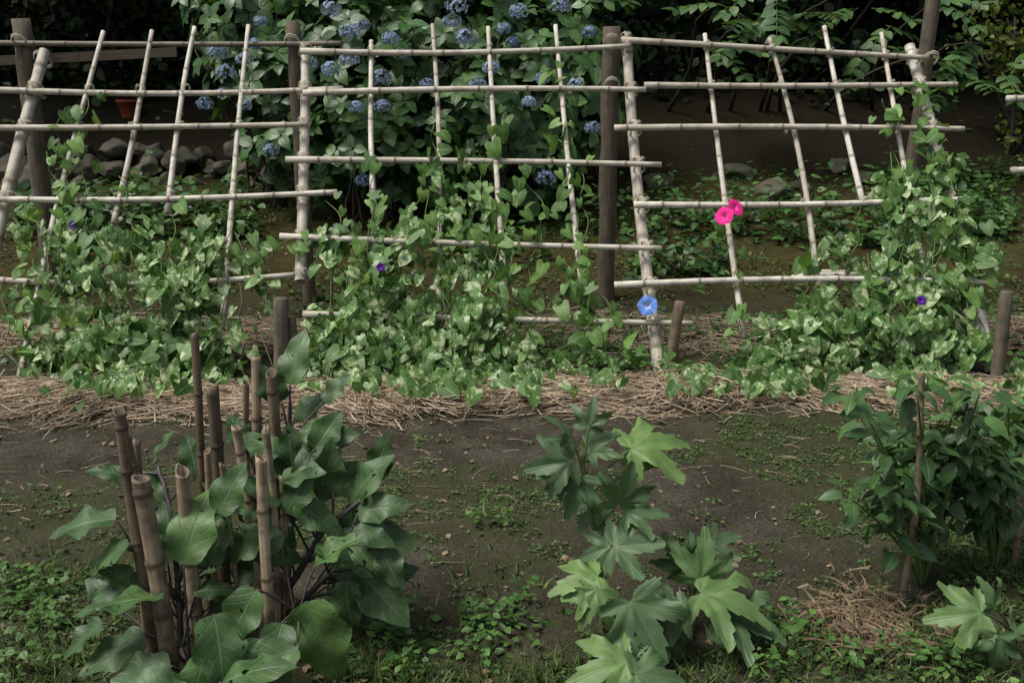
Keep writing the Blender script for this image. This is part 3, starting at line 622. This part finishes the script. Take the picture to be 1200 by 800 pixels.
def eggplant(paths,specs):
    par=empty('eggplant_plant'); q=MB(); st=stem_paths(q,paths,.012,.006); q.obj('stems',M_stempur,par)
    hero_leaf_set(par,'leaves',eggl,specs,M_egg,st,.0042,M_stempur,wide=1.0,wav=.10)
rs=lambda a=.1,b=.9:random.uniform(a,b)
eg1=[(135,608,2.75,182,85,.35),(150,640,2.7,200,70,.5),(190,700,2.55,180,110,.45),(215,660,2.62,78,95,.95),(205,640,2.8,110,60,.3),(170,745,2.6,205,85,.3),(190,590,2.9,130,60,.2),(250,720,2.5,-70,100,.5),(240,770,2.45,-110,85,.6),(200,780,2.5,190,85,.4),(230,560,2.95,100,60,.3),(150,560,2.95,150,50,.2),(180,540,3.0,60,50,.25),(120,730,2.6,215,65,.2),(280,760,2.5,-30,85,.5),(190,800,2.45,230,95,.5),(240,620,2.8,60,65,.6),(200,610,2.9,150,55,.3),(215,820,2.4,160,95,.5),(260,800,2.4,30,95,.4),(160,690,2.7,140,60,.3),(270,650,2.75,30,65,.5)]
eg2=[(340,450,3.0,82,72,.55),(330,470,3.0,120,55,.3),(350,530,2.95,25,70,.5),(345,490,3.05,45,55,.4),(375,515,2.95,10,48,.3),(380,470,3.0,50,45,.4),(410,590,2.9,60,82,.35),(420,600,2.85,20,65,.3),(440,560,2.95,75,60,.25),(395,640,2.8,5,100,.55),(370,640,2.75,-20,80,.4),(405,680,2.75,-85,70,.25),(420,670,2.8,-40,90,.3),(360,705,2.62,-72,118,.95),(330,640,2.75,150,60,.5),(335,600,2.8,60,68,.45),(300,590,2.9,80,55,.4),(290,530,3.0,110,55,.35),(310,520,3.0,170,48,.3),(345,590,2.8,-30,70,.35),(300,690,2.6,-120,80,.5),(330,730,2.55,-100,85,.4),(290,640,2.8,-10,70,.55),(370,580,2.9,35,65,.3),(390,560,2.95,120,48,.3),(445,640,2.8,-60,60,.3),(350,760,2.5,-160,85,.4),(300,760,2.5,-80,85,.5),(330,560,2.85,20,60,.3),(370,660,2.7,40,70,.6),(270,600,2.9,120,55,.3),(280,560,2.95,190,48,.25)]
def filler(cx,cy,rx,ry,y0,y1,n,l0,l1):
    o=[]
    for i in range(n):
        a=random.uniform(0,6.28);r=math.sqrt(random.random()); px=cx+r*rx*math.cos(a);py=cy+r*ry*math.sin(a); an=math.degrees(math.atan2(-(py-cy)*.5+15,(px-cx)))+random.uniform(-50,50)
        o.append((px,py,random.uniform(y0,y1),an,random.uniform(l0,l1),rs(0,.6)))
    return o
eggplant([[(215,830,2.75),(210,700,2.78),(200,600,2.85),(185,545,2.95)],[(210,700,2.78),(160,650,2.75)],[(208,680,2.78),(250,600,2.85)],[(212,760,2.7),(230,800,2.55)]],eg1+filler(215,700,95,110,2.7,2.95,24,40,70))
eggplant([[(335,830,2.85),(338,700,2.87),(340,600,2.92),(340,470,3.02)],[(338,690,2.87),(380,620,2.85),(430,580,2.88)],[(340,640,2.9),(300,560,2.97)],[(338,720,2.85),(400,660,2.8)],[(336,760,2.8),(350,720,2.65)]],eg2+filler(350,630,90,135,2.8,3.05,34,40,70))
for tx,ty,bx,by,y,r,rn,jg in ((140,484,190,830,2.72,.019,.1,.012),(165,562,208,850,2.6,.027,.45,.01),(228,394,250,760,2.95,.014,.05,.02),(249,460,268,760,2.9,.021,.0,.03),(300,420,305,760,3.0,.017,.75,.006),(318,440,330,760,2.95,.019,.2,.02),(277,502,310,760,2.8,.016,.9,.008),(306,540,322,800,2.7,.018,.95,.02),(214,556,240,830,2.7,.022,.6,.03),(160,520,175,820,2.85,.013,.3,.02),(243,530,262,800,2.85,.012,.7,.01),(288,450,296,760,3.05,.012,.5,.01),(331,560,340,800,2.85,.011,.8,.01),(150,512,205,830,2.78,.010,.2,.02),(312,508,326,800,2.8,.012,.9,.03),(260,545,290,800,2.75,.009,.4,.01)):
    tp=at_y(tx,ty,y); b=at_y(bx,by,y+.03); d=b-tp; t=(float(H(tp[0],y))-.08-tp[2])/d[2]; stake('bamboo_stake',tp+d*t,tp,r,jag=jg,rnd=rn)
def okraplant(paths,specs,tpl=okra):
    par=empty('okra_plant'); q=MB(); st=stem_paths(q,paths,.011,.005); q.obj('stems',M_stem,par)
    hero_leaf_set(par,'leaves',tpl,specs,M_okra,st,.004,M_stem,wav=.09,fold=(-.08,.2),bend=(.1,.5),normal=(0,-.6,.75))
okraplant([[(712,830,2.9),(706,760,2.92),(700,640,2.97),(685,560,3.0),(682,530,3.0)]],
 [(672,520,3.0,110,52,.15),(668,540,2.95,190,58,.1),(680,560,2.95,-110,55,.12),(690,530,3.02,50,45,.2),(740,525,3.0,20,84,.98),(735,545,3.05,60,45,.5),(725,590,2.9,70,55,.3),(735,600,2.9,0,52,.25),(720,640,2.85,10,62,.2),(715,640,2.9,200,44,.2),(700,675,2.8,185,64,.95),(700,690,2.75,-120,54,.8),(740,705,2.7,-60,82,.2),(725,735,2.65,-20,75,.2),(735,775,2.55,-170,80,.9),(730,770,2.6,-70,66,.6),(745,790,2.5,0,68,.3),(700,590,3,230,44,.15),(690,500,3.02,80,38,.15),(655,560,2.98,230,32,.15)])
okraplant([[(800,800,2.95),(805,740,2.95),(815,680,2.95),(815,650,3.0)]],
 [(822,695,2.8,-5,90,.75),(820,680,2.85,75,66,.7),(800,665,2.95,120,50,.2),(850,720,2.8,-10,78,.3),(790,700,2.8,-130,60,.2),(790,745,2.75,-100,60,.25),(835,755,2.85,10,50,.2),(830,640,3.05,30,46,.15),(800,720,2.7,190,56,.2)])
okraplant([[(1195,830,2.75),(1190,760,2.78),(1185,710,2.8)]],
 [(1150,718,2.7,185,68,.8),(1165,712,2.75,110,42,.6),(1170,745,2.65,-95,46,.2),(1190,740,2.7,-10,46,.3)])
def pepper(cx,base_py,top_py,y,rx,n):
    par=empty('pepper_plant'); q=MB(); b=at_y(cx,base_py,y); b[2]=float(H(b[0],b[1]))-.02; st=[]
    for i in range(17):
        e=at_y(cx+random.uniform(-1,1)*rx,top_py+(base_py-top_py)*.58*random.random()**1.3,y+random.uniform(-.28,.28)); f=b+(e-b)*.45; f[0]=b[0]+(e[0]-b[0])*.2
        Q=[b*(1-t)**2+2*f*t*(1-t)+e*t*t for t in np.linspace(0,1,12)]; tube(q,Q,np.linspace(.009,.003,12),6,random.random()); st+=Q[6:]+Q[9:]
    q.obj('stems',M_stem,par); P=[];tp=[];nn=[]
    for i in range(n):
        s=random.choice(st); o=unit(rng.normal(0,1,3)*np.array([1,1,.5])); p=s+o*random.uniform(.01,.05)
        P.append(p);tp.append(o*np.array([1,1,.5])+np.array([0,-.1,-.15]));nn.append(o*.35+np.array([0,-.2,.9])+rng.normal(0,.32,3))
    s=rng.uniform(.045,.105,n); scatter('leaves',ovate,P,tp,nn,s,M_pep,sx=s*.85,fold=rng.uniform(.05,.45,n),bend=rng.uniform(.1,.6,n),parent=par)
pepper(1078,695,452,3.2,84,480); pepper(1165,660,462,3.35,62,350)
for tx,ty,y in ((1080,437,3.1),(1215,445,3.4)):
    tp=at_y(tx,ty,y); stake('bamboo_stake',(tp[0]+.01,y,float(H(tp[0],y))-.05),tp,.012,rnd=.5)
# ---------------------------------------------------------------- weeds & grass in the foreground
def tuft_plants(name,spots,mat,tpl=small,ls=(.02,.04),n=30,r=.09,h=.1):
    P=[];tt=[];nn=[]
    for px,py,k in spots:
        d=ray(px,py); t=-(CZ)/d[2]; c=C+d*t
        for i in range(int(n*k)):
            a=random.uniform(0,6.28); q=abs(random.gauss(0,.6))*r*math.sqrt(k); x=c[0]+math.cos(a)*q;y=c[1]+math.sin(a)*q
            P.append((x,y,float(H(x,y))+random.random()*h*math.exp(-(q/r)**2)+.005)); tt.append((math.cos(a),math.sin(a),random.uniform(-.3,.5))); nn.append((random.gauss(0,.3),random.gauss(-.1,.3),1))
    m=len(P); scatter(name,tpl,P,tt,nn,rng.uniform(*ls,m),mat,fold=.2,bend=rng.uniform(0,.3,m))
sp=[(575,620,.8),(560,735,2.2),(590,740,1.6),(30,700,2.5),(50,730,2),(10,685,2.2),(60,695,1.2),(610,715,.8),(910,735,.8),(940,750,1),(990,785,1.8),(1060,775,2),(1110,790,3),(900,790,1.2),(560,770,1.5),(30,785,1),(480,790,1.5),(1180,640,2),(1140,680,2),(1160,600,2),(1000,600,.8),(450,760,2.5),(470,720,1)]
tuft_plants('weeds',sp,M_weed,n=42,ls=(.015,.04))
sp=[(random.uniform(480,1180),random.uniform(515,700),random.uniform(.15,.6)) for _ in range(48)]+[(random.uniform(0,480),random.uniform(515,620),random.uniform(.15,.5)) for _ in range(20)]+[(random.uniform(480,1200),random.uniform(680,790),random.uniform(.2,.7)) for _ in range(18)]
tuft_plants('weeds',sp,M_weed,n=32,ls=(.010,.022),h=.03,r=.06)
def grass(name,spots,n,L,w=.003):
    P=[];tt=[]
    for px,py,sx,sy,k in spots:
        for i in range(int(n*k)):
            a=px+random.gauss(0,sx);b=max(508,py+random.gauss(0,sy)); d=ray(a,b); c=C+d*(-CZ/d[2]); P.append((c[0],c[1],float(H(c[0],c[1]))-.003)); tt.append((random.gauss(0,.6),random.gauss(-.1,.6),1))
    m=len(P); l=rng.uniform(*L,m); nor=np.stack([rng.normal(0,1,m),rng.normal(-.6,.6,m),np.full(m,.3)],-1); scatter(name,blade,P,tt,nor,l,M_grass,sx=np.full(m,w)*rng.uniform(.6,1.4,m),bend=rng.uniform(.1,.9,m))
grass('grass',[(40,775,60,25,1.4),(450,785,50,20,1.4),(560,700,50,30,.4),(900,770,60,25,1.0),(1090,765,60,35,3),(1170,640,50,40,1.6),(640,805,70,15,1.2),(60,670,40,20,.7),(780,795,70,15,1.2)],300,(.03,.09))
grass('grass',[(300,620,180,60,1.2),(850,600,200,60,3),(600,560,300,40,1.5)],300,(.012,.032),.002)
n=900; c=C+ray(1015,735)*(-CZ/ray(1015,735)[2]); 
x=c[0]+rng.normal(0,.09,n);y=c[1]+rng.normal(0,.10,n)
scatter('dry_grass',blade,np.stack([x,y,H(x,y)+rng.random(n)*.05],-1),rng.normal(0,1,(n,3))*[1,1,.35],np.tile([0,0,1.],(n,1)),rng.uniform(.05,.13,n),M_litter,sx=.004,bend=.3)
# ---------------------------------------------------------------- light
el,az=62,-110
w=bpy.data.worlds.new('World'); S.world=w; w.use_nodes=True; n=w.node_tree.nodes; l=w.node_tree.links; bg=n['Background']
sk=n.new('ShaderNodeTexSky'); sk.sky_type='NISHITA'; sk.sun_disc=False; sk.sun_elevation=math.radians(el); sk.sun_rotation=math.radians(az); sk.dust_density=3; sk.air_density=1
hs=n.new('ShaderNodeHueSaturation'); hs.inputs['Saturation'].default_value=.4; l.new(sk.outputs[0],hs.inputs['Color']); l.new(hs.outputs[0],bg.inputs[0]); bg.inputs[1].default_value=.13
sl=bpy.data.lights.new('sun','SUN'); sl.energy=4.3; sl.angle=math.radians(22); sl.color=(1,.96,.88); so=bpy.data.objects.new('sun',sl); S.collection.objects.link(so)
sd=Vector((math.sin(math.radians(az))*math.cos(math.radians(el)),math.cos(math.radians(az))*math.cos(math.radians(el)),math.sin(math.radians(el))))
so.rotation_euler=sd.to_track_quat('Z','Y').to_euler(); so.location=(0,0,20)
S.view_settings.view_transform='Standard'; S.view_settings.look='None'; S.view_settings.exposure=0
